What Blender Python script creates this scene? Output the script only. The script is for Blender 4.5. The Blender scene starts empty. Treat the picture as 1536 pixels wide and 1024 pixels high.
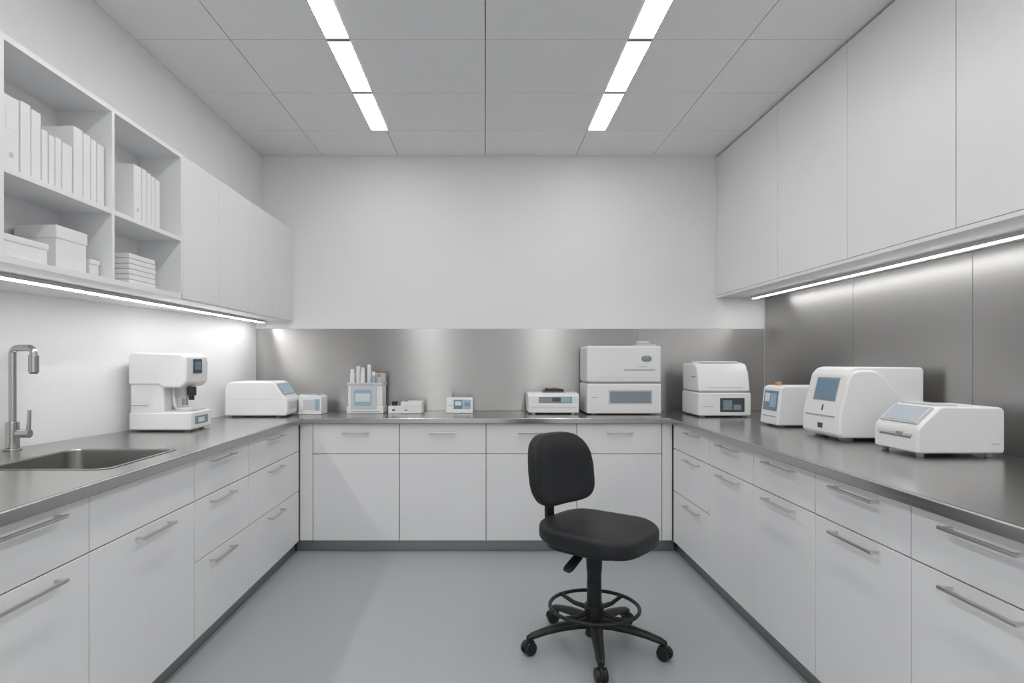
import bpy, bmesh, math
from mathutils import Vector, Matrix

# ------------------------------------------------------------------ materials
def new_mat(name, col, rough=0.5, metal=0.0, spec=0.5, coat=0.0):
    m = bpy.data.materials.new(name); m.use_nodes = True
    p = m.node_tree.nodes['Principled BSDF']
    p.inputs['Base Color'].default_value = (*col, 1)
    p.inputs['Roughness'].default_value = rough
    p.inputs['Metallic'].default_value = metal
    p.inputs['Specular IOR Level'].default_value = spec
    p.inputs['Coat Weight'].default_value = coat
    return m

def noisy(m, scale=(1,1,1), nscale=30, lo=0.9, hi=1.1, bump=0.0, detail=3, rough=None):
    nt = m.node_tree; N = nt.nodes; L = nt.links
    p = N['Principled BSDF']
    tc = N.new('ShaderNodeTexCoord'); mp = N.new('ShaderNodeMapping')
    mp.inputs['Scale'].default_value = scale
    nz = N.new('ShaderNodeTexNoise'); nz.inputs['Scale'].default_value = nscale
    nz.inputs['Detail'].default_value = detail
    L.new(tc.outputs['Object'], mp.inputs['Vector']); L.new(mp.outputs['Vector'], nz.inputs['Vector'])
    mr = N.new('ShaderNodeMapRange')
    mr.inputs['From Min'].default_value = 0.3; mr.inputs['From Max'].default_value = 0.7
    mr.inputs['To Min'].default_value = lo; mr.inputs['To Max'].default_value = hi
    L.new(nz.outputs['Fac'], mr.inputs['Value'])
    col = tuple(p.inputs['Base Color'].default_value)
    vm = N.new('ShaderNodeVectorMath'); vm.operation = 'SCALE'
    vm.inputs[0].default_value = col[:3]
    L.new(mr.outputs['Result'], vm.inputs['Scale'])
    L.new(vm.outputs['Vector'], p.inputs['Base Color'])
    if rough:
        r2 = N.new('ShaderNodeMapRange')
        r2.inputs['From Min'].default_value = 0.3; r2.inputs['From Max'].default_value = 0.7
        r2.inputs['To Min'].default_value = rough[0]; r2.inputs['To Max'].default_value = rough[1]
        L.new(nz.outputs['Fac'], r2.inputs['Value']); L.new(r2.outputs['Result'], p.inputs['Roughness'])
    if bump:
        b = N.new('ShaderNodeBump'); b.inputs['Strength'].default_value = bump
        b.inputs['Distance'].default_value = 0.002
        L.new(nz.outputs['Fac'], b.inputs['Height']); L.new(b.outputs['Normal'], p.inputs['Normal'])
    return m

def emis(name, col, s):
    m = bpy.data.materials.new(name); m.use_nodes = True
    p = m.node_tree.nodes['Principled BSDF']
    p.inputs['Base Color'].default_value = (.9,.9,.9,1)
    p.inputs['Emission Color'].default_value = (*col,1)
    p.inputs['Emission Strength'].default_value = s
    return m

M_wall  = noisy(new_mat('wall_paint', (.85,.85,.85), .6), nscale=60, lo=.985, hi=1.01)
M_ceil  = noisy(new_mat('ceiling_tile', (.88,.88,.885), .8), nscale=250, lo=.97, hi=1.02)
M_gap   = new_mat('shadow_gap', (.30,.30,.30), .8)
M_floor = noisy(new_mat('vinyl_floor', (.385,.41,.422), .38), nscale=160, lo=.95, hi=1.05, detail=4, rough=(.33,.42))
M_cab   = noisy(new_mat('white_laminate', (.81,.81,.818), .38), nscale=3, lo=.99, hi=1.01)
M_shelf = noisy(new_mat('shelf_laminate', (.82,.825,.83), .45), nscale=3, lo=.99, hi=1.01)
M_carc  = new_mat('carcass_grey', (.30,.30,.305), .6)
M_kick  = noisy(new_mat('toe_kick_steel', (.30,.32,.32), .38, 1.0), scale=(1,1,40), nscale=8, lo=.93, hi=1.05)
M_handle= new_mat('handle_nickel', (.66,.65,.64), .28, 1.0)
M_chrome= new_mat('brushed_nickel', (.52,.52,.51), .22, 1.0)
M_steel_top = new_mat('brushed_steel_counter', (.46,.455,.445), .24, 1.0)
M_sink  = new_mat('sink_steel', (.40,.39,.38), .28, 1.0)

def steel_panel(name, scale, col=(.47,.462,.452)):
    m = noisy(new_mat(name, col, .29, 1.0), scale=scale, nscale=10, lo=.97, hi=1.03)
    nt = m.node_tree; p = nt.nodes['Principled BSDF']
    p.inputs['Anisotropic'].default_value = .92
    c = nt.nodes.new('ShaderNodeCombineXYZ'); c.inputs[2].default_value = 1.0
    nt.links.new(c.outputs[0], p.inputs['Tangent'])
    return m
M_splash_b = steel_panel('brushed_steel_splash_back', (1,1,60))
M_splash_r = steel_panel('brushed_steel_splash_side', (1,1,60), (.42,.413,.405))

M_light = emis('led_panel', (1,.99,.98), 15.5)
M_strip = emis('led_strip', (1,.99,.98), 20)
M_plast = noisy(new_mat('white_plastic', (.84,.84,.84), .33), nscale=5, lo=.99, hi=1.01)
M_plast2= noisy(new_mat('light_grey_plastic', (.60,.61,.62), .4), nscale=5, lo=.98, hi=1.02)
M_grey  = new_mat('grey_plastic', (.30,.31,.32), .45)
M_dark  = new_mat('dark_plastic', (.03,.032,.035), .35)
M_blue  = new_mat('blue_screen', (.16,.26,.35), .12)
M_blue2 = new_mat('pale_blue_screen', (.34,.50,.60), .15)
M_scrd  = new_mat('dark_screen', (.07,.09,.11), .1)
M_scrg  = new_mat('grey_screen', (.25,.30,.34), .12)
M_win   = new_mat('smoked_lid', (.50,.55,.60), .12)
M_ui    = new_mat('screen_ui_white', (.70,.76,.79), .3)
M_orange= new_mat('amber_cap', (.55,.30,.16), .4)
M_binder= noisy(new_mat('binder_board', (.82,.82,.83), .5), nscale=8, lo=.985, hi=1.01)
M_paper = new_mat('paper_white', (.84,.84,.84), .7)
M_fabric= noisy(new_mat('black_vinyl', (.013,.0145,.0165), .5, spec=.35), nscale=220, lo=.85, hi=1.15, bump=.15)
M_black = noisy(new_mat('black_nylon', (.012,.013,.014), .42, spec=.4), nscale=80, lo=.9, hi=1.1)
M_glass = new_mat('frame_alu', (.6,.6,.6), .4, 1.0)

# ------------------------------------------------------------------ builder
class B:
    def __init__(s, name): s.name=name; s.bm=bmesh.new(); s.mats=[]
    def mi(s, m):
        if m not in s.mats: s.mats.append(m)
        return s.mats.index(m)
    def add(s, t, m, M=None):
        bmesh.ops.recalc_face_normals(t, faces=t.faces)
        i = s.mi(m)
        for f in t.faces: f.material_index = i
        if M is not None: bmesh.ops.transform(t, matrix=M, verts=t.verts)
        me = bpy.data.meshes.new('tmp'); t.to_mesh(me); t.free()
        s.bm.from_mesh(me); bpy.data.meshes.remove(me)
    def bev(s, t, bev, seg, ang=30):
        if bev>0:
            es=[e for e in t.edges if len(e.link_faces)==2 and e.calc_face_angle(0)>math.radians(ang)]
            bmesh.ops.bevel(t, geom=es, offset=bev, segments=seg, profile=.5, affect='EDGES', clamp_overlap=True)
    def box(s,x0,x1,y0,y1,z0,z1,m,bev=0,seg=2,M=None):
        t=bmesh.new(); bmesh.ops.create_cube(t,size=1)
        for v in t.verts:
            v.co=Vector(((x0+x1)/2+v.co.x*(x1-x0),(y0+y1)/2+v.co.y*(y1-y0),(z0+z1)/2+v.co.z*(z1-z0)))
        s.bev(t,bev,seg); s.add(t,m,M)
    def prof(s,pts,axis,a0,a1,m,bev=0,seg=2,M=None,ang=30):
        t=bmesh.new()
        def P(u,v,a): return {'x':(a,u,v),'y':(u,a,v),'z':(u,v,a)}[axis]
        A=[t.verts.new(P(u,v,a0)) for u,v in pts]; C=[t.verts.new(P(u,v,a1)) for u,v in pts]
        t.faces.new(A); t.faces.new(C[::-1]); n=len(pts)
        for i in range(n):
            j=(i+1)%n; t.faces.new((A[i],C[i],C[j],A[j]))
        bmesh.ops.recalc_face_normals(t, faces=t.faces)
        s.bev(t,bev,seg,ang); s.add(t,m,M)
    def cyl(s,p0,p1,r0,m,r1=None,seg=24,bev=0,M=None):
        r1=r0 if r1 is None else r1
        p0=Vector(p0);p1=Vector(p1);d=(p1-p0);L=d.length
        t=bmesh.new()
        bmesh.ops.create_cone(t,cap_ends=True,segments=seg,radius1=r0,radius2=r1,depth=L)
        if bev>0: s.bev(t,bev,2,60)
        R=d.to_track_quat('Z','Y').to_matrix().to_4x4()
        bmesh.ops.transform(t,matrix=Matrix.Translation((p0+p1)/2)@R,verts=t.verts)
        s.add(t,m,M)
    def tube(s,pts,r,m,seg=12,closed=False,M=None,flat=1.0):
        t=bmesh.new(); pts=[Vector(p) for p in pts]; n=len(pts); rings=[]
        rr=r if isinstance(r,(list,tuple)) else [r]*n
        for i,p in enumerate(pts):
            if closed: d=pts[(i+1)%n]-pts[i-1]
            else: d=pts[min(i+1,n-1)]-pts[max(i-1,0)]
            d.normalize(); up=Vector((0,0,1))
            if abs(d.z)>.98: up=Vector((0,1,0)) 
            u=d.cross(up).normalized(); v=u.cross(d).normalized()
            if rings and not closed:
                pu=s._u; u=(pu-d*pu.dot(d)).normalized(); v=u.cross(d).normalized()
            s._u=u
            rings.append([t.verts.new(p+(u*math.cos(a)+v*math.sin(a)*flat)*rr[i]) for a in [2*math.pi*k/seg for k in range(seg)]])
        for i in range(n if closed else n-1):
            a=rings[i];b=rings[(i+1)%n]
            for k in range(seg):
                t.faces.new((a[k],a[(k+1)%seg],b[(k+1)%seg],b[k]))
        if not closed: t.faces.new(rings[0][::-1]); t.faces.new(rings[-1])
        s.add(t,m,M)
    def sq(s,c,rad,m,e1=.5,e2=.5,fn=None,nu=40,nv=20,M=None):
        t=bmesh.new()
        def pw(a,e): return math.copysign(abs(a)**e,a)
        rings=[]
        for j in range(1,nv):
            ph=-math.pi/2+math.pi*j/nv; ring=[]
            for i in range(nu):
                th=2*math.pi*i/nu
                p=Vector((pw(math.cos(ph),e1)*pw(math.cos(th),e2),pw(math.cos(ph),e1)*pw(math.sin(th),e2),pw(math.sin(ph),e1)))
                p=Vector((p.x*rad[0],p.y*rad[1],p.z*rad[2]))
                if fn: p=fn(p)
                ring.append(t.verts.new(p+Vector(c)))
            rings.append(ring)
        for sgn,ring in ((-1,rings[0]),(1,rings[-1])):
            p=Vector((0,0,sgn*rad[2]))
            if fn: p=fn(p)
            v=t.verts.new(p+Vector(c))
            for i in range(nu): t.faces.new((v,ring[i],ring[(i+1)%nu]))
        for a,b in zip(rings[:-1],rings[1:]):
            for i in range(nu): t.faces.new((a[i],a[(i+1)%nu],b[(i+1)%nu],b[i]))
        s.add(t,m,M)
    def obj(s, origin=None, smooth=True):
        vs=s.bm.verts
        xs=[v.co.x for v in vs]; ys=[v.co.y for v in vs]; zs=[v.co.z for v in vs]
        o=Vector(((min(xs)+max(xs))/2,(min(ys)+max(ys))/2,min(zs))) if origin is None else Vector(origin)
        bmesh.ops.translate(s.bm,verts=s.bm.verts,vec=-o)
        me=bpy.data.meshes.new(s.name); s.bm.to_mesh(me); s.bm.free()
        for m in s.mats: me.materials.append(m)
        if smooth:
            for p in me.polygons: p.use_smooth=True
            me.set_sharp_from_angle(angle=math.radians(38))
        ob=bpy.data.objects.new(s.name,me); ob.location=o
        bpy.context.scene.collection.objects.link(ob)
        if smooth:
            w=ob.modifiers.new('wn','WEIGHTED_NORMAL'); w.keep_sharp=True
        return ob

# ------------------------------------------------------------------ dimensions
YB=4.68; YF=-1.2; ZC=2.84; CT=.90
XR=2.13; XU=-1.68
def wl(y): return -1.75-.155*(YB-y)
YN=-0.6   # near end of cabinet runs

# room
b=B('floor'); b.box(-3.0,XR+.2,YF-.1,YB+.1,-.1,0,M_floor); b.obj(smooth=False)
b=B('wall_back'); b.box(-3.0,XR+.1,YB,YB+.1,0,ZC+.12,M_wall); b.obj(smooth=False)
# wall behind the viewer; full-height opening added so daylight brightens ceiling and walls
WX0,WX1,WZ0,WZ1=-1.35,1.75,.05,2.72
b=B('wall_front')
b.box(-3.0,WX0,YF-.1,YF,0,ZC+.12,M_wall)
b.box(WX1,XR+.1,YF-.1,YF,0,ZC+.12,M_wall)
b.box(WX0,WX1,YF-.1,YF,0,WZ0,M_wall)
b.box(WX0,WX1,YF-.1,YF,WZ1,ZC+.12,M_wall)
b.obj(smooth=False)
b=B('added_window_1')  # frame for the added, unseen daylight opening
for x in (WX0,-.34,.69,WX1-.04): b.box(x,x+.04,YF-.08,YF-.03,WZ0,WZ1,M_glass)
b.box(WX0+.04,WX1-.04,YF-.079,YF-.031,WZ0,WZ0+.04,M_glass); b.box(WX0+.04,WX1-.04,YF-.079,YF-.031,WZ1-.04,WZ1,M_glass)
b.obj(smooth=False)
b=B('wall_right'); b.box(XR,XR+.1,YF,YB,0,ZC+.12,M_wall); b.obj(smooth=False)
b=B('wall_left')
b.prof([(wl(YB),YB),(wl(YF),YF),(wl(YF)-.15,YF),(wl(YF)-.15,YB)],'z',0,1.60,M_wall)
b.prof([(XU-.02,YB),(XU-.02,YF),(wl(YF)-.15,YF),(wl(YF)-.15,YB)],'z',1.60,ZC+.12,M_wall)
b.obj(smooth=False)

# ceiling
b=B('ceiling')
b.box(-1.70,XR,YF,YB,ZC+.02,ZC+.12,M_gap)
ys=[YB,4.168]
while ys[-1]>YF: ys.append(ys[-1]-.59)
ys[-1]=YF
g=.0022
LL=(-.775,-.655); LR=(.69,.815)
for i in range(len(ys)-1):
    y1,y0=ys[i],ys[i+1]
    if i==0: xs=[(-1.70,-1.24),(-1.24,-.665),(-.665,0),(0,.69),(.69,1.27),(1.27,XR)]
    else: xs=[(-1.70,-1.24),(-1.24,LL[0]),(LL[1],0),(0,LR[0]),(LR[1],1.27),(1.27,XR)]
    for x0,x1 in xs:
        b.box(x0+g,x1-g,y0+g,y1-g,ZC,ZC+.02,M_ceil)
b.obj(smooth=False)
for (x0,x1) in (LL,LR):
    b=B('ceiling_light')
    for i in range(1,len(ys)-1):
        y1,y0=ys[i],ys[i+1]
        b.box(x0+.005,x1-.005,y0+.016,y1-.016,ZC+.001,ZC+.012,M_light)
        b.box(x0+.001,x0+.005,y0+.003,y1-.003,ZC-.002,ZC+.014,M_plast)
        b.box(x1-.005,x1-.001,y0+.003,y1-.003,ZC-.002,ZC+.014,M_plast)
        b.box(x0+.005,x1-.005,y0+.002,y0+.016,ZC-.002,ZC+.014,M_grey)
        b.box(x0+.005,x1-.005,y1-.016,y1-.002,ZC-.002,ZC+.014,M_grey if i>1 else M_plast)
    b.obj(smooth=False)

# ------------------------------------------------------------------ countertop
b=B('countertop')
z0,z1=CT-.035,CT
XL=-1.225; XRF=1.235; YFR=4.085
SX0,SX1,SY0,SY1=-1.78,-1.33,2.15,2.65
e=.004
b.prof([(wl(YN)+e,YN),(XL,YN),(XL,SY0),(wl(SY0)+e,SY0)],'z',z0,z1,M_steel_top)
b.prof([(wl(SY0)+e,SY0),(SX0,SY0),(SX0,SY1),(wl(SY1)+e,SY1)],'z',z0,z1,M_steel_top)
b.box(SX1,XL,SY0,SY1,z0,z1,M_steel_top)
b.prof([(wl(SY1)+e,SY1),(XL,SY1),(XL,YB-e),(wl(YB)+e,YB-e)],'z',z0,z1,M_steel_top)
b.box(XL,XRF,YFR,YB-e,z0,z1,M_steel_top)
b.box(XRF,XR-e,YN,YB-e,z0,z1,M_steel_top)
b.box(XL,XL+.016,YN,YFR,z0-.002,z1+.0005,M_steel_top,.005,3)
b.box(XRF-.016,XRF,YN,YFR,z0-.002,z1+.0005,M_steel_top,.005,3)
b.box(XL,XRF,YFR-.016,YFR,z0-.002,z1+.0005,M_steel_top,.005,3)
b.obj()

# sink bowl
b=B('sink')
t=bmesh.new()
def rrect(x0,x1,y0,y1,r,z,n=6):
    out=[]
    for cx,cy,a0 in ((x1-r,y1-r,0),(x0+r,y1-r,90),(x0+r,y0+r,180),(x1-r,y0+r,270)):
        for k in range(n+1):
            a=math.radians(a0+90*k/n); out.append((cx+r*math.cos(a),cy+r*math.sin(a),z))
    return out
loops=[rrect(SX0-.012,SX1+.012,SY0-.012,SY1+.012,.05,CT+.0015),
       rrect(SX0+.004,SX1-.004,SY0+.004,SY1-.004,.05,CT+.0015),
       rrect(SX0+.008,SX1-.008,SY0+.008,SY1-.008,.05,CT-.006),
       rrect(SX0+.012,SX1-.012,SY0+.012,SY1-.012,.05,CT-.15),
       rrect(SX0+.03,SX1-.03,SY0+.03,SY1-.03,.05,CT-.18),
       rrect(SX0+.19,SX1-.19,SY0+.22,SY1-.22,.02,CT-.185)]
R=[[t.verts.new(p) for p in l] for l in loops]
for a,c in zip(R[:-1],R[1:]):
    n=len(a)
    for k in range(n): t.faces.new((a[k],a[(k+1)%n],c[(k+1)%n],c[k]))
t.faces.new(R[-1])
b.add(t,M_sink)
b.cyl((-1.555,2.4,CT-.186),(-1.555,2.4,CT-.182),.035,M_chrome)
b.obj()

# faucet
b=B('faucet')
fx,fy=-2.015,2.62
b.cyl((fx,fy,CT),(fx,fy,CT+.008),.034,M_chrome,bev=.002)
b.cyl((fx,fy,CT+.008),(fx,fy,CT+.12),.026,M_chrome,bev=.003)
pts=[(fx,fy,CT+.11),(fx,fy,CT+.41)]
for k in range(1,7):
    a=math.pi/2*k/6
    pts.append((fx+.025*(1-math.cos(a)),fy,CT+.41+.025*math.sin(a)))
pts.append((fx+.068,fy,CT+.435))
for k in range(1,7):
    a=math.pi/2*k/6
    pts.append((fx+.068+.022*math.sin(a),fy,CT+.413+.022*math.cos(a)))
pts.append((fx+.090,fy,CT+.40))
b.tube(pts,.0145,M_chrome,seg=16)
b.cyl((fx+.090,fy,CT+.330),(fx+.090,fy,CT+.405),.020,M_chrome,bev=.002)
b.cyl((fx+.090,fy,CT+.325),(fx+.090,fy,CT+.331),.015,M_dark)
b.cyl((fx+.02,fy,CT+.07),(fx+.075,fy,CT+.07),.018,M_chrome,bev=.002)
b.tube([(fx+.066,fy,CT+.07),(fx+.070,fy,CT+.12),(fx+.072,fy,CT+.17)],[.009,.008,.007],M_chrome)
b.obj()

# ------------------------------------------------------------------ base cabinets
def handle(b, axis, face, c, z, L, out):
    h=L/2
    if axis=='y':
        xo=face+out*.030
        b.box(min(xo-.005,xo+.005),xo+.005,c-h,c+h,z-.005,z+.005,M_handle,.002)
        for s in (-1,1):
            yy=c+s*(h-.012); b.box(min(face,xo),max(face,xo),yy-.004,yy+.004,z-.004,z+.004,M_handle)
    else:
        yo=face-.030
        b.box(c-h,c+h,yo-.005,yo+.005,z-.005,z+.005,M_handle,.002)
        for s in (-1,1):
            xx=c+s*(h-.012); b.box(xx-.004,xx+.004,yo,face,z-.004,z+.004,M_handle)

G=.0022
def panel(b,axis,face,out,a0,a1,zz0,zz1,mat=None):
    mat=mat or M_cab
    if axis=='y':
        x0,x1=sorted((face,face-out*.018)); b.box(x0,x1,a0+G,a1-G,zz0+G,zz1-G,mat,.0015,1)
    else:
        b.box(a0+G,a1-G,face,face+.018,zz0+G,zz1-G,mat,.0015,1)

ZT=.862; ZK=.08
FX=-1.24
b=B('base_cabinet')
b.box(FX-.06,FX-.0185,YN,YB-.6,ZK,ZT,M_carc)
b.prof([(wl(YN)+.01,YN),(FX-.0185,YN),(FX-.0185,YN+.02),(wl(YN+.02)+.01,YN+.02)],'z',ZK,ZT,M_cab)
b.box(FX-.06,FX-.035,YN,YB-.57,0.001,ZK,M_kick)
cols=[(3.22,4.085,'3'),(2.62,3.22,'3'),(1.925,2.62,'S'),(1.38,1.925,'D'),(.78,1.38,'D'),(.18,.78,'D'),(-.6,.18,'D')]
for y0,y1,k in cols:
    c=(y0+y1)/2
    if k=='3':
        for za,zb,hz in ((.68,ZT,.835),(.415,.68,.652),(ZK,.415,.387)):
            panel(b,'y',FX,1,y0,y1,za,zb); handle(b,'y',FX,c-.04,hz-.006,.24,1)
    elif k=='S':
        panel(b,'y',FX,1,y0,y1,.68,ZT)
        panel(b,'y',FX,1,y0,2.255,ZK,.68); panel(b,'y',FX,1,2.252,y1,ZK,.68)
        handle(b,'y',FX,2.29,.65,.24,1)
    else:
        panel(b,'y',FX,1,y0,y1,.68,ZT); panel(b,'y',FX,1,y0,y1,ZK,.68)
        handle(b,'y',FX,c,.832,.26,1); handle(b,'y',FX,c,.645,.26,1)
b.obj()
FY=4.10
b=B('base_cabinet')
b.box(FX-.015,1.255,FY+.0185,FY+.06,ZK,ZT,M_carc)
b.box(FX-.03,1.27,FY+.04,FY+.06,0.001,ZK,M_kick)
xs=[-1.238,-1.15,-.573,.005,.61,1.178,1.248]
for i in range(6):
    x0,x1=xs[i],xs[i+1]
    if i in (0,5): panel(b,'x',FY,1,x0,x1,ZK,ZT)
    else:
        panel(b,'x',FY,1,x0,x1,.660,ZT); panel(b,'x',FY,1,x0,x1,ZK,.660)
        handle(b,'x',FY,(x0+x1)/2,.802,.18,1)
b.obj()
FXR=1.25
b=B('base_cabinet')
b.box(FXR+.0185,FXR+.06,YN,YB-.6,ZK,ZT,M_carc)
b.box(FXR+.0185,XR-.01,YN,YN+.02,ZK,ZT,M_cab)
b.box(FXR+.035,FXR+.06,YN,YB-.57,0.001,ZK,M_kick)
cols=[(3.426,4.085,'3'),(2.864,3.426,'D'),(2.328,2.864,'D'),(1.806,2.328,'D'),(1.26,1.806,'D'),(.72,1.26,'D'),(.12,.72,'D'),(-.6,.12,'D')]
for y0,y1,k in cols:
    c=(y0+y1)/2
    if k=='3':
        for za,zb,hz in ((.70,ZT,.84),(.42,.70,.672),(ZK,.42,.387)):
            panel(b,'y',FXR,-1,y0,y1,za,zb); handle(b,'y',FXR,c-.06,hz-.008,.24,-1)
    else:
        panel(b,'y',FXR,-1,y0,y1,.70,ZT); panel(b,'y',FXR,-1,y0,y1,ZK,.70)
        handle(b,'y',FXR,c,.832,.25,-1); handle(b,'y',FXR,c,.672,.25,-1)
b.obj()

# ------------------------------------------------------------------ backsplash
b=B('backsplash')
ZS=1.524
for x0,x1 in ((wl(YB)+.004,1.16),(1.16,XR-.008)):
    b.box(x0+.001,x1-.001,YB-.006,YB-.001,CT+.001,ZS,M_splash_b,.001,1)
b.obj(smooth=False)
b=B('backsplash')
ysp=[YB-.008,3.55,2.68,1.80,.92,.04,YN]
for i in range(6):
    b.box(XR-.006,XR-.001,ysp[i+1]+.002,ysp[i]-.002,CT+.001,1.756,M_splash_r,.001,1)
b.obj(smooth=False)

# ------------------------------------------------------------------ right wall cabinets
XC=1.76; ZB=1.775
b=B('wall_cabinet')
b.box(XC+.0185,XR-.008,YN,YB-.002,ZB,ZC-.012,M_carc)
b.box(XC,XR-.008,YN,YB-.002,ZB-.018,ZB,M_cab,.001,1)
yc=[YB-.002,3.70,2.99,2.30,1.61,.92,.23,YN]
for i in range(7):
    panel(b,'y',XC,-1,yc[i+1],yc[i],ZB,ZC-.010)
b.box(XC+.0185,XR-.008,YN-.018,YN,ZB-.018,ZC-.012,M_cab)
b.obj()
b=B('under_cabinet_light')
b.box(1.965,2.005,YN+.1,YB-.12,ZB-.034,ZB-.0185,M_plast2,.002)
b.box(1.972,1.998,YN+.12,YB-.14,ZB-.037,ZB-.034,M_strip)
b.obj()

# ------------------------------------------------------------------ left wall cabinets
XF=-1.463; Z0=1.58; Z1=2.275
b=B('wall_cabinet')
b.box(XU+.002,XF-.0185,2.985,YB-.002,Z0+.018,Z1-.01,M_carc)
yl=[YB-.002,4.23,3.82,3.38,2.975]
for i in range(4): panel(b,'y',XF,1,yl[i+1],yl[i],Z0,Z1)
b.box(XU+.002,XF-.0185,2.975,YB-.002,Z1-.01,Z1,M_cab)
b.prof([(-1.485,2.96),(-1.485,YB-.008),(wl(YB)+.004,YB-.008),(wl(2.96)+.004,2.96)],'z',Z0,Z0+.018,M_cab)
b.obj()
b=B('shelf_unit')
TS=.018
b.box(XU+.002,XU+.008,YN,2.972,Z0+.022,Z1-TS,M_shelf)
b.box(XU+.002,XF,YN,2.972,Z1-TS,Z1,M_shelf)
b.prof([(XF,YN),(XF,2.958),(wl(2.958)+.004,2.958),(wl(YN)+.004,YN)],'z',Z0,Z0+.022,M_shelf)
for y in (2.954,2.408,1.850,1.29,.73,.17,YN):
    b.box(XU+.008,XF,y,y+TS,Z0+.022,Z1-TS,M_shelf)
b.box(XU+.008,XF-.0005,YN,2.954,1.865-TS/2,1.865+TS/2,M_shelf)
b.obj(smooth=False)
b=B('under_cabinet_light')
b.box(-1.675,-1.63,YN+.1,YB-.12,Z0-.016,Z0-.0005,M_plast2,.002)
b.box(-1.67,-1.635,YN+.12,YB-.13,Z0-.019,Z0-.016,M_strip)
b.obj()

# binders
def binder(b,y0,y1,zb,h,xf=-1.487,dep=.17):
    b.box(xf-dep,xf,y0+.001,y1-.001,zb,zb+h,M_binder,.003,2)
    c=(y0+y1)/2; w=(y1-y0)*.32
    if y1-y0>.06:
        b.box(xf-.001,xf+.0006,c-w,c+w,zb+h*.55,zb+h*.82,M_paper)
        b.cyl((xf-.001,c,zb+.05),(xf+.0012,c,zb+.05),.009,M_plast2,seg=16)
zs=1.8745
b=B('binder_row')
for y0,y1,h in ((1.895,1.962,.235),(1.966,2.012,.24),(2.014,2.058,.232),
                (2.062,2.092,.185),(2.095,2.124,.178),(2.127,2.158,.182),(2.161,2.214,.176),
                (2.220,2.272,.255),(2.275,2.316,.250),(2.319,2.352,.244),(2.355,2.400,.24)):
    binder(b,y0,y1,zs,h)
b.obj()
b=B('binder_row')
for y0,y1,h in ((2.60,2.66,.24),(2.663,2.700,.24),(2.703,2.735,.235),(2.738,2.768,.23),(2.771,2.81,.225)):
    binder(b,y0,y1,zs,h,dep=.16)
b.obj()
zf=1.6025
def carton(name,x0,x1,y0,y1,h,lid=True,bevel=.004):
    b=B(name)
    b.box(x0+.003,x1-.003,y0+.003,y1-.003,zf,zf+h*.75,M_binder,bevel)
    b.box(x0,x1,y0,y1,zf+h*.70,zf+h,M_binder,bevel)
    b.obj()
carton('storage_box',-1.64,-1.49,1.90,2.10,.075)
carton('storage_box',-1.65,-1.50,2.15,2.32,.155)
carton('storage_box',-1.62,-1.50,2.335,2.395,.065)
b=B('storage_box')
for k in range(6):
    b.box(-1.65,-1.495,2.58+.002*(k%2),2.79-.003*(k%3),zf+.022*k,zf+.022*k+.0215,M_binder,.004)
b.obj()

# ------------------------------------------------------------------ devices
T=CT+.0008
b=B('lab_analyzer')
x0,y0,y1=-1.905,3.28,3.53
feet=[(x0+.04,y0+.04),(x0+.04,y1-.04),(-1.61,y0+.04),(-1.61,y1-.04)]
for fx_,fy_ in feet: b.cyl((fx_,fy_,T),(fx_,fy_,T+.012),.014,M_grey)
b.box(x0,-1.572,y0,y1,T+.008,T+.105,M_plast,.012,3)
b.box(x0+.004,-1.72,y0+.004,y1-.004,T+.09,T+.36,M_plast,.014,3)
b.prof([(x0,T+.25),(-1.745,T+.25),(-1.725,T+.235),(-1.625,T+.235),(-1.595,T+.262),(-1.592,T+.37),(-1.60,T+.405),(-1.625,T+.42),(x0+.02,T+.425),(x0,T+.41)],'y',y0-.004,y1+.004,M_plast,.014,3)
b.box(-1.594,-1.589,y0+.07,y0+.17,T+.31,T+.39,M_scrd,.004)
b.box(-1.5892,-1.588,y0+.085,y0+.155,T+.33,T+.375,M_blue)
b.box(-1.575,-1.569,y0+.05,y1-.05,T+.035,T+.08,M_scrg,.003)
b.box(-1.5695,-1.5675,y0+.08,y0+.15,T+.045,T+.07,M_ui)
b.box(-1.70,-1.592,y0+.03,y1-.03,T+.105,T+.112,M_plast2,.002)
b.cyl((-1.66,y0+.12,T+.112),(-1.66,y0+.12,T+.125),.05,M_plast,bev=.002)
b.cyl((-1.66,y0+.12,T+.17),(-1.66,y0+.12,T+.24),.030,M_plast2,r1=.036,bev=.003)
b.cyl((-1.66,y0+.12,T+.135),(-1.66,y0+.12,T+.17),.015,M_chrome)
b.tube([(-1.715,y0+.10,T+.24),(-1.71,y0+.09,T+.19),(-1.70,y0+.085,T+.14),(-1.69,y0+.09,T+.112)],.008,M_plast,seg=10)
b.cyl((-1.61,y0+.09,T+.19),(-1.61,y0+.09,T+.238),.024,M_dark,bev=.003)
b.cyl((-1.61,y0+.09,T+.165),(-1.61,y0+.09,T+.19),.014,M_dark)
b.box(x0+.012,x0+.11,y0-.0045,y0-.0035,T+.14,T+.143,M_grey)
b.tube([(x0+.0,y0+.2,T+.05),(x0-.02,y0+.2,T+.12),(x0-.022,y0+.2,T+.2),(x0,y0+.2,T+.24)],.004,M_dark,seg=8)
b.obj()

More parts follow.
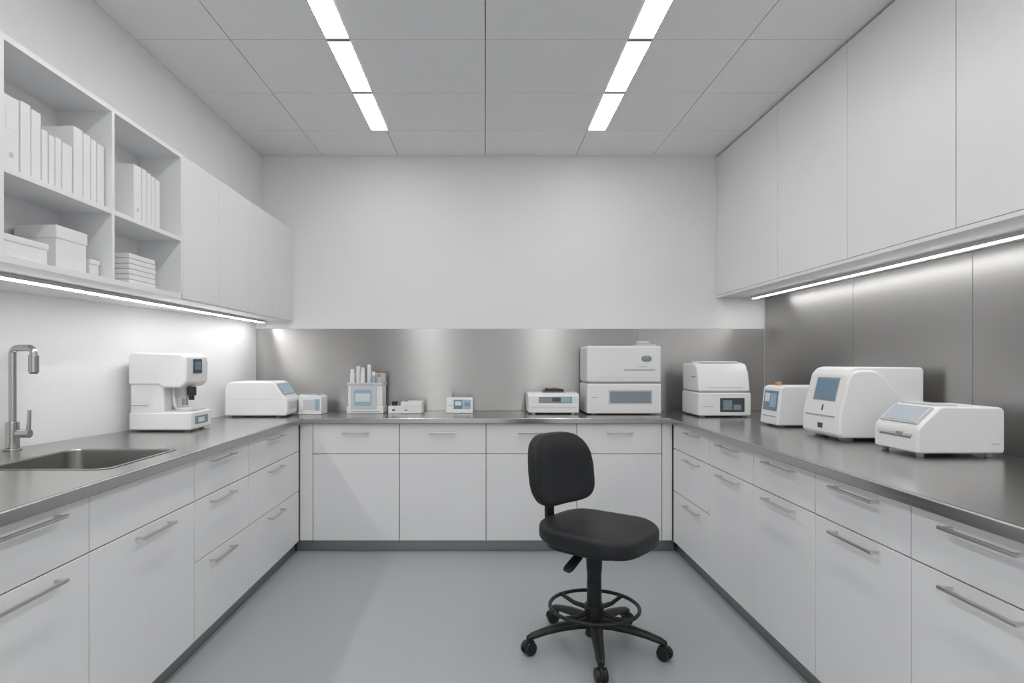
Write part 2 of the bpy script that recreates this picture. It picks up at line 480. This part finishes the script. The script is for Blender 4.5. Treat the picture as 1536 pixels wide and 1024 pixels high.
b=B('benchtop_centrifuge')
x0,x1,y0,y1=-1.752,-1.34,4.13,4.42
for fx_ in (x0+.05,x1-.06):
    for fy_ in (y0+.04,y1-.04): b.cyl((fx_,fy_,T),(fx_,fy_,T+.012),.014,M_grey)
b.prof([(x0,T+.01),(x1,T+.01),(x1+.01,T+.03),(x1+.01,T+.12),(x1-.02,T+.145),(x1-.075,T+.225),(x1-.10,T+.238),(x0+.04,T+.238),(x0+.012,T+.225),(x0,T+.19)],'y',y0,y1,M_plast,.010,3)
b.prof([(x1-.069,T+.2235),(x1-.022,T+.1535),(x1-.019,T+.1555),(x1-.066,T+.2255)],'y',y0+.03,y1-.03,M_blue2)
b.box(x0+.02,x1-.02,y0-.0008,y0+.002,T+.118,T+.120,M_plast2)
b.box(x1+.0095,x1+.0115,y0+.04,y1-.04,T+.05,T+.10,M_plast2)
b.obj()
b=B('label_printer')
x0,x1,y0,y1=-1.318,-1.155,4.33,4.50
b.prof([(x0,T),(x1,T),(x1,T+.12),(x1-.02,T+.135),(x0,T+.14)],'y',y0,y1,M_plast,.006,2)
b.box(x0+.035,x1-.02,y0-.002,y0+.001,T+.035,T+.105,M_plast2,.001)
b.box(x1-.045,x1-.012,y0-.004,y0,T+.03,T+.11,M_blue2,.001)
b.box(x0+.02,x1-.03,y0+.03,y1-.03,T+.136,T+.142,M_blue2)
b.obj()

b=B('reagent_rack')
x0,x1,y0,y1=-1.00,-.735,4.43,4.60
b.box(x0,x1,y0,y1,T,T+.05,M_plast,.006)
b.box(x0+.008,x1-.008,y0+.008,y1,T+.045,T+.205,M_plast,.006)
b.box(x0+.03,x1-.05,y0-.003,y0+.01,T+.03,T+.195,M_plast2,.003)
b.box(x0+.055,x1-.085,y0-.006,y0,T+.055,T+.17,M_blue2,.003)
b.box(x0+.065,x1-.095,y0-.0075,y0-.005,T+.085,T+.145,M_ui)
b.box(x0+.03,x1-.03,y0-.0018,y0+.003,T+.012,T+.017,M_grey)
b.box(x0+.002,x0+.016,y0-.002,y1,T+.2,T+.225,M_plast2,.002)
b.box(x1-.016,x1-.002,y0-.002,y1,T+.2,T+.225,M_plast2,.002)
b.box(x0+.01,x1-.002,y0,y0+.01,T+.205,T+.222,M_plast2,.002)
for i,(dx_,h,r,m) in enumerate(((.03,.12,.017,M_paper),(.068,.14,.018,M_paper),(.108,.13,.016,M_paper),(.148,.152,.017,M_paper),(.186,.10,.014,M_blue2),(.222,.085,.014,M_plast2))):
    cx=x0+dx_; cy=y0+.05+.03*(i%2)
    b.cyl((cx,cy,T+.20),(cx,cy,T+.20+h*.72),r,m,bev=.002)
    b.cyl((cx,cy,T+.20+h*.72),(cx,cy,T+.20+h),r*.78,M_paper if i!=5 else M_orange,bev=.002)
b.box(x0+.165,x1-.005,y0+.10,y1-.01,T+.2,T+.29,M_plast2,.003)
b.obj()

b=B('heating_block')
x0,x1,y0,y1=-.70,-.455,4.42,4.58
b.box(x0,x0+.095,y0,y1,T,T+.055,M_plast,.005)
b.box(x0+.09,x1,y0,y1,T,T+.085,M_plast,.007)
b.cyl((x0+.04,y0+.06,T+.055),(x0+.04,y0+.06,T+.085),.022,M_dark,bev=.002)
b.cyl((x0+.07,y0+.05,T+.055),(x0+.07,y0+.05,T+.072),.012,M_grey,bev=.002)
b.box(x0+.11,x0+.135,y0+.03,y0+.07,T+.085,T+.098,M_grey,.002)
b.box(x0+.03,x0+.05,y0-.001,y0+.001,T+.02,T+.032,M_scrd)
b.box(x0+.10,x1-.01,y0-.0008,y0+.001,T+.050,T+.052,M_plast2)
b.box(x0+.12,x0+.14,y0-.0012,y0+.001,T+.02,T+.03,M_grey)
b.obj()

b=B('temperature_monitor')
x0,x1,y0,y1=-.285,-.09,4.46,4.56
b.prof([(y0,T),(y1,T),(y1,T+.10),(y0+.03,T+.115),(y0+.015,T+.11)],'x',x0,x1,M_plast,.006,2)
def fr(b,xa,xb,za,zb,m,o):
    b.prof([(y0+.015*(za/.11)-o,T+za),(y0+.015*(zb/.11)-o,T+zb),(y0+.015*(zb/.11)+.003,T+zb),(y0+.015*(za/.11)+.003,T+za)],'x',xa,xb,m)
fr(b,x0+.055,x0+.12,.03,.095,M_blue,.002)
fr(b,x0+.125,x0+.18,.03,.095,M_blue2,.002)
fr(b,x0+.135,x0+.17,.05,.075,M_scrg,.003)
fr(b,x0+.065,x0+.11,.055,.085,M_ui,.003)
fr(b,x0+.012,x0+.045,.05,.058,M_plast2,.002)
b.box(x0+.02,x0+.04,y0+.04,y0+.06,T+.10,T+.15,M_plast2,.003)
b.box(x0+.045,x0+.055,y0+.04,y0+.06,T+.10,T+.135,M_grey,.002)
b.obj()

b=B('laboratory_balance')
x0,x1,y0,y1=.305,.665,4.36,4.60
for fx_ in (x0+.04,x1-.04): b.cyl((fx_,y0+.03,T),(fx_,y0+.03,T+.012),.016,M_plast2)
b.cyl(((x0+x1)/2,y1-.03,T),((x0+x1)/2,y1-.03,T+.012),.016,M_plast2)
b.box(x0,x1,y0,y1,T+.01,T+.075,M_plast,.008,3)
b.prof([(y0+.004,T+.07),(y1,T+.07),(y1,T+.15),(y0+.03,T+.15),(y0+.004,T+.13)],'x',x0-.003,x1+.003,M_plast,.008,3)
b.box(x0+.075,x1-.05,y0-.001,y0+.008,T+.082,T+.125,M_scrg,.002)
b.box(x1-.13,x1-.055,y0-.003,y0+.006,T+.085,T+.122,M_blue2,.001)
b.box(x0+.17,x0+.23,y0-.003,y0+.006,T+.09,T+.118,M_scrd,.001)
b.box(x0+.02,x1-.02,y0-.0008,y0+.002,T+.045,T+.047,M_grey)
b.box(x0+.11,x1-.09,y0+.06,y1-.04,T+.15,T+.157,M_grey,.002)
b.box(x0+.12,x1-.10,y0+.07,y1-.05,T+.157,T+.170,M_dark,.002)
b.box(x0+.13,x0+.16,y0+.09,y0+.12,T+.168,T+.182,M_dark,.002)
b.tube([(x0+.14,y0+.08,T+.172),(x0+.2,y0+.09,T+.178),(x0+.26,y0+.08,T+.170)],.006,M_dark,seg=8)
b.obj()

b=B('benchtop_incubator')
x0,x1,y0,y1=.715,1.238,4.32,4.655
for fx_ in (x0+.05,x1-.05):
    for fy_ in (y0+.04,y1-.04): b.cyl((fx_,fy_,T),(fx_,fy_,T+.012),.018,M_grey)
b.box(x0,x1,y0,y1,T+.008,T+.218,M_plast,.010,3)
b.box(x0+.012,x1-.012,y0+.012,y1-.01,T+.215,T+.232,M_grey)
b.box(x0,x1,y0,y1,T+.228,T+.485,M_plast,.016,4)
b.box(x0+.03,x1-.035,y0-.003,y0+.01,T+.03,T+.205,M_plast,.004)
b.box(x0+.15,x1-.065,y0-.006,y0,T+.075,T+.175,M_plast2,.006)
b.box(x0+.16,x1-.075,y0-.0085,y0-.004,T+.085,T+.165,M_scrg,.005)
b.box(x0+.035,x0+.075,y0-.0042,y0,T+.12,T+.124,M_grey)
b.box(x0+.26,x1-.045,y0-.002,y0+.003,T+.312,T+.318,M_grey)
b.box(x0+.07,x1-.02,y0-.0012,y0+.003,T+.258,T+.261,M_plast2)
b.sq((x1-.105,y0-.001,T+.395),(.036,.006,.020),M_scrg,.7,.7)
b.box(x1-.16,x1-.10,y0-.0012,y0+.003,T+.335,T+.341,M_plast2)
b.box(x1-.15,x1-.02,y0+.06,y0+.2,T+.485,T+.497,M_plast2,.005)
b.sq((x1-.10,y0+.12,T+.507),(.045,.05,.016),M_plast2,.6,.6)
b.obj()

b=B('thermal_cycler')
x0,x1,y0,y1=1.43,1.785,4.125,4.47
for fx_ in (x0+.04,x1-.04):
    for fy_ in (y0+.04,y1-.04): b.cyl((fx_,fy_,T),(fx_,fy_,T+.014),.018,M_grey)
b.box(x0,x1,y0,y1,T+.01,T+.165,M_plast,.010,3)
b.box(x0+.01,x1-.01,y0+.012,y1-.01,T+.16,T+.178,M_grey)
b.prof([(y0+.002,T+.172),(y1,T+.172),(y1,T+.36),(y0+.13,T+.368),(y0+.07,T+.355),(y0+.03,T+.30)],'x',x0+.004,x1-.004,M_plast,.014,3)
b.box(x1-.21,x1-.045,y0-.003,y0+.004,T+.035,T+.13,M_scrd,.004)
b.box(x1-.19,x1-.13,y0-.0045,y0-.002,T+.05,T+.115,M_scrg)
b.box(x1-.12,x1-.07,y0-.0045,y0-.002,T+.05,T+.085,M_grey)
b.box(x0+.03,x0+.10,y0-.001,y0+.004,T+.07,T+.076,M_plast2)
b.box(x0+.06,x1-.06,y0+.006,y0+.012,T+.20,T+.204,M_plast2)
b.box(x0+.05,x1-.05,y0+.10,y1-.06,T+.366,T+.376,M_plast,.004)
b.box(x1-.012,x1-.002,y0+.05,y0+.2,T+.28,T+.33,M_grey,.003)
b.box(x0-.001,x0+.004,y0+.08,y0+.15,T+.27,T+.275,M_grey)
b.obj()

b=B('plate_reader')
x0,x1,y0,y1=1.665,2.03,3.50,3.72
for fx_ in (x0+.04,x1-.04):
    for fy_ in (y0+.04,y1-.04): b.cyl((fx_,fy_,T),(fx_,fy_,T+.012),.014,M_grey)
b.prof([(x0-.005,T+.01),(x1,T+.01),(x1,T+.235),(x0+.045,T+.235),(x0+.02,T+.225)],'y',y0,y1,M_plast,.010,3)
def fx2(b,ya,yb,za,zb,m,o):
    X=lambda z: x0-.005+.025*(z-.01)/.215
    b.prof([(X(za)-o,T+za),(X(zb)-o,T+zb),(X(zb)+.004,T+zb),(X(za)+.004,T+za)],'y',ya,yb,m)
fx2(b,y0+.025,y1-.025,.09,.205,M_blue,.002)
fx2(b,y0+.04,y1-.11,.11,.19,M_blue2,.003)
fx2(b,y1-.10,y1-.04,.14,.19,M_ui,.003)
fx2(b,y0+.03,y1-.03,.055,.06,M_grey,.001)
b.cyl((x0+.07,y1-.08,T+.235),(x0+.07,y1-.08,T+.255),.018,M_orange,bev=.003)
b.obj()

b=B('chemistry_analyzer')
x0,x1,y0,y1=1.655,2.075,2.88,3.21
b.cyl((x0+.07,y0+.06,T),(x0+.07,y0+.06,T+.016),.03,M_grey)
b.cyl((x0+.07,y1-.06,T),(x0+.07,y1-.06,T+.016),.03,M_grey)
b.cyl((x1-.06,y0+.06,T),(x1-.06,y0+.06,T+.016),.03,M_grey)
b.cyl((x1-.06,y1-.06,T),(x1-.06,y1-.06,T+.016),.03,M_grey)
b.prof([(x0,T+.03),(x0+.02,T+.012),(x1-.02,T+.012),(x1,T+.03),(x1,T+.335),(x1-.01,T+.348),(x0+.105,T+.350),(x0+.075,T+.342),(x0+.048,T+.312),(x0+.005,T+.13)],'y',y0+.026,y1,M_plast,.018,3,ang=25)
top=[(x0+.006,T+.13),(x0+.046,T+.298),(x0+.066,T+.324),(x0+.10,T+.334),(x0+.16,T+.334)]
crv=[]
for k in range(9):
    u=k/8; crv.append((x0+.16+.18*u, T+.334-.15*(u*u*(3-2*u))))
b.prof([(x0+.002,T+.03),(x0+.02,T+.016),(x1-.03,T+.016),(x1-.005,T+.04),(x1-.005,T+.178)]+crv[::-1]+top[::-1][1:],'y',y0-.004,y0+.038,M_plast,.012,3,ang=25)
def fx3(b,ya,yb,za,zb,m,o):
    X=lambda z: x0+.005+.043*(z-.13)/.182
    b.prof([(X(za)-o,T+za),(X(zb)-o,T+zb),(X(zb)+.004,T+zb),(X(za)+.004,T+za)],'y',ya,yb,m,.0015,1)
fx3(b,y0+.06,y1-.075,.185,.298,M_grey,.003)
fx3(b,y0+.068,y1-.083,.193,.290,M_blue,.005)
fx3(b,y0+.15,y0+.16,.135,.165,M_dark,.002)
b.box(x0-.002,x0+.004,y0+.14,y0+.18,T+.05,T+.075,M_scrd,.002)
b.box(x0-.0005,x0+.006,y0+.04,y1-.03,T+.112,T+.1145,M_grey)
b.obj()

b=B('spectrophotometer')
x0,x1,y0,y1=1.695,2.035,2.41,2.68
for fx_ in (x0+.03,x1-.04):
    for fy_ in (y0+.03,y1-.03): b.cyl((fx_,fy_,T),(fx_,fy_,T+.02),.013,M_grey,r1=.016)
b.prof([(x0,T+.015),(x1,T+.015),(x1+.004,T+.03),(x1+.004,T+.185),(x1-.01,T+.197),(x0+.105,T+.200),(x0+.085,T+.193),(x0+.008,T+.118),(x0,T+.105)],'y',y0,y1,M_plast,.010,3,ang=25)
def slope(a,o):
    return (x0+.010+a*.077-o*.7, T+.1195+a*.075+o*.7)
b.prof([slope(.08,.0),slope(.95,.0),slope(.95,.010),slope(.08,.010)],'y',y0+.025,y1-.02,M_plast2,.003,2)
b.prof([slope(.14,.009),slope(.90,.009),slope(.90,.0115),slope(.14,.0115)],'y',y0+.04,y1-.035,M_win)
b.box(x0+.10,x0+.17,y0+.02,y1-.02,T+.198,T+.206,M_plast2,.003)
b.box(x0-.006,x0+.002,y0+.03,y1-.03,T+.078,T+.090,M_plast2,.003)
b.box(x0-.0015,x0+.003,y0+.04,y1-.04,T+.07,T+.078,M_grey)
b.box(x0-.008,x0+.003,y0+.08,y0+.12,T+.082,T+.092,M_grey,.002)
b.box(x1-.05,x1-.02,y0-.0008,y0+.002,T+.05,T+.056,M_plast2)
b.obj()

# ------------------------------------------------------------------ chair
b=B('office_chair')
CX,CY=.487,2.75
R0=.305
b.cyl((CX,CY,.055),(CX,CY,.125),.040,M_black,r1=.034,seg=32,bev=.004)
for k in range(5):
    a=math.radians(-95+72*k); d=Vector((math.cos(a),math.sin(a),0)); n=Vector((-d.y,d.x,0))
    P=Vector((CX,CY,0))
    pts=[P+d*r+Vector((0,0,z)) for r,z in ((.02,.110),(.08,.112),(.16,.106),(.23,.094),(.285,.080),(.308,.072))]
    b.tube(pts,[.031,.029,.025,.021,.019,.014],M_black,seg=14,flat=.75)
    tip=P+d*R0
    b.cyl(tip+Vector((0,0,.045)),tip+Vector((0,0,.078)),.011,M_black,seg=16)
    w=Matrix.Rotation(.5*k+.2,3,'Z')@Vector((1,0,0)) if k not in (0,) else Vector((1,.1,0)).normalized()
    for s in (-1,1):
        b.cyl(tip+w*s*.005+Vector((0,0,.0295)),tip+w*s*.025+Vector((0,0,.0295)),.029,M_black,seg=28,bev=.006)
    b.cyl(tip-w*.006+Vector((0,0,.03)),tip+w*.006+Vector((0,0,.03)),.022,M_dark,seg=20)
    h=[]
    fwd=w.cross(Vector((0,0,1)))
    for q in range(9):
        aa=math.radians(20+140*q/8); h.append(tip+fwd*math.cos(aa)*.028+Vector((0,0,.031+math.sin(aa)*.028)))
    b.tube(h,.0085,M_black,seg=8)
b.cyl((CX,CY,.12),(CX,CY,.30),.034,M_black,r1=.032,seg=32,bev=.003)
b.cyl((CX,CY,.30),(CX,CY,.345),.032,M_black,seg=32,bev=.003)
b.cyl((CX,CY,.34),(CX,CY,.445),.034,M_black,r1=.038,seg=32,bev=.003)
ring=[(CX+.197*math.cos(2*math.pi*i/56),CY+.197*math.sin(2*math.pi*i/56),.182) for i in range(56)]
b.tube(ring,.0085,M_black,seg=12,closed=True)
b.cyl((CX,CY,.15),(CX,CY,.195),.044,M_black,seg=28,bev=.004)
for k in range(4):
    a=math.radians(40+90*k); d=Vector((math.cos(a),math.sin(a),0)); P=Vector((CX,CY,.168))
    b.tube([P+d*.03,P+d*.12+Vector((0,0,-.004)),P+d*.194+Vector((0,0,.012))],[.012,.010,.009],M_black,seg=10)
ang=math.radians(-40)
S=Matrix.Translation((CX+.018,CY,.010))@Matrix.Rotation(ang,4,'Z')
def seatfn(p):
    t_=(p.x/.24)
    w=1.0+.06*t_
    q=Vector((p.x,p.y*w,p.z))
    if t_>.3: q.z-= .026*(t_-.3)**2/.49
    if t_<-.4: q.z+= .012*(-t_-.4)/.6
    if p.z>0: q.z-= .010*(1-min(1,(p.x/.24)**2+(p.y/.24)**2))
    return q
b.sq((0,0,.507),(.235,.243,.048),M_fabric,.42,.62,seatfn,56,24,M=S)
b.sq((-.005,0,.468),(.20,.205,.028),M_black,.35,.6,None,48,12,M=S)
b.box(-.11,.09,-.06,.06,.425,.452,M_black,.008,2,M=S)
b.box(-.22,-.08,-.028,.028,.430,.446,M_black,.006,2,M=S)
bar=[(-.10,0,.437),(-.19,0,.436),(-.235,0,.447),(-.256,0,.48),(-.262,0,.55),(-.262,0,.64),(-.256,0,.76)]
def ribbon(b,pts,w,t_,m,M):
    tt=bmesh.new(); rings=[]
    pts=[Vector(p) for p in pts]
    for i,p in enumerate(pts):
        d=(pts[min(i+1,len(pts)-1)]-pts[max(i-1,0)]).normalized(); n=d.cross(Vector((0,1,0)))
        rings.append([tt.verts.new(p+Vector((0,sy*w,0))+n*sn*t_) for sy,sn in ((-1,-1),(1,-1),(1,1),(-1,1))])
    for a,c in zip(rings[:-1],rings[1:]):
        for k in range(4): tt.faces.new((a[k],a[(k+1)%4],c[(k+1)%4],c[k]))
    tt.faces.new(rings[0]); tt.faces.new(rings[-1])
    b.add(tt,m,M)
ribbon(b,bar,.028,.008,M_black,S)
def backfn(p):
    u=p.z/.16
    w=1.0-.20*max(0,u)**1.6-.02*max(0,-u)
    y=p.y*w
    x=p.x + .9*(y*y)*.8
    x+= -.027*u*abs(u) - .012*u
    return Vector((x,y,p.z))
SB=S@Matrix.Translation((-.215,0,0))@Matrix.Rotation(math.radians(-8),4,'Z')@Matrix.Translation((.215,0,0))
b.sq((-.215,0,.770),(.036,.208,.160),M_fabric,.48,.45,backfn,56,28,M=SB)
b.sq((-.236,0,.770),(.026,.194,.147),M_black,.45,.45,backfn,48,24,M=SB)
lv=[(CX-.03,CY-.02,.450),(CX-.06,CY-.05,.440),(CX-.085,CY-.075,.425),(CX-.130,CY-.115,.390),(CX-.140,CY-.124,.383)]
b.tube(lv,[.010,.013,.024,.026,.020],M_black,seg=14,flat=.5)
b.obj()

# ------------------------------------------------------------------ camera/world
sc=bpy.context.scene
cam=bpy.data.cameras.new('camera'); co=bpy.data.objects.new('camera',cam)
sc.collection.objects.link(co)
cam.sensor_width=36; cam.lens=36*922/1536
cam.shift_x=40/1536; cam.shift_y=29/1536
cam.clip_start=.05
co.location=(0,0,1.28); co.rotation_euler=(math.radians(90),0,0)
sc.camera=co
w=bpy.data.worlds.new('world'); sc.world=w; w.use_nodes=True
w.node_tree.nodes['Background'].inputs[0].default_value=(.97,.985,1,1)
w.node_tree.nodes['Background'].inputs[1].default_value=.95
sc.view_settings.view_transform='Standard'
sc.view_settings.look='None'
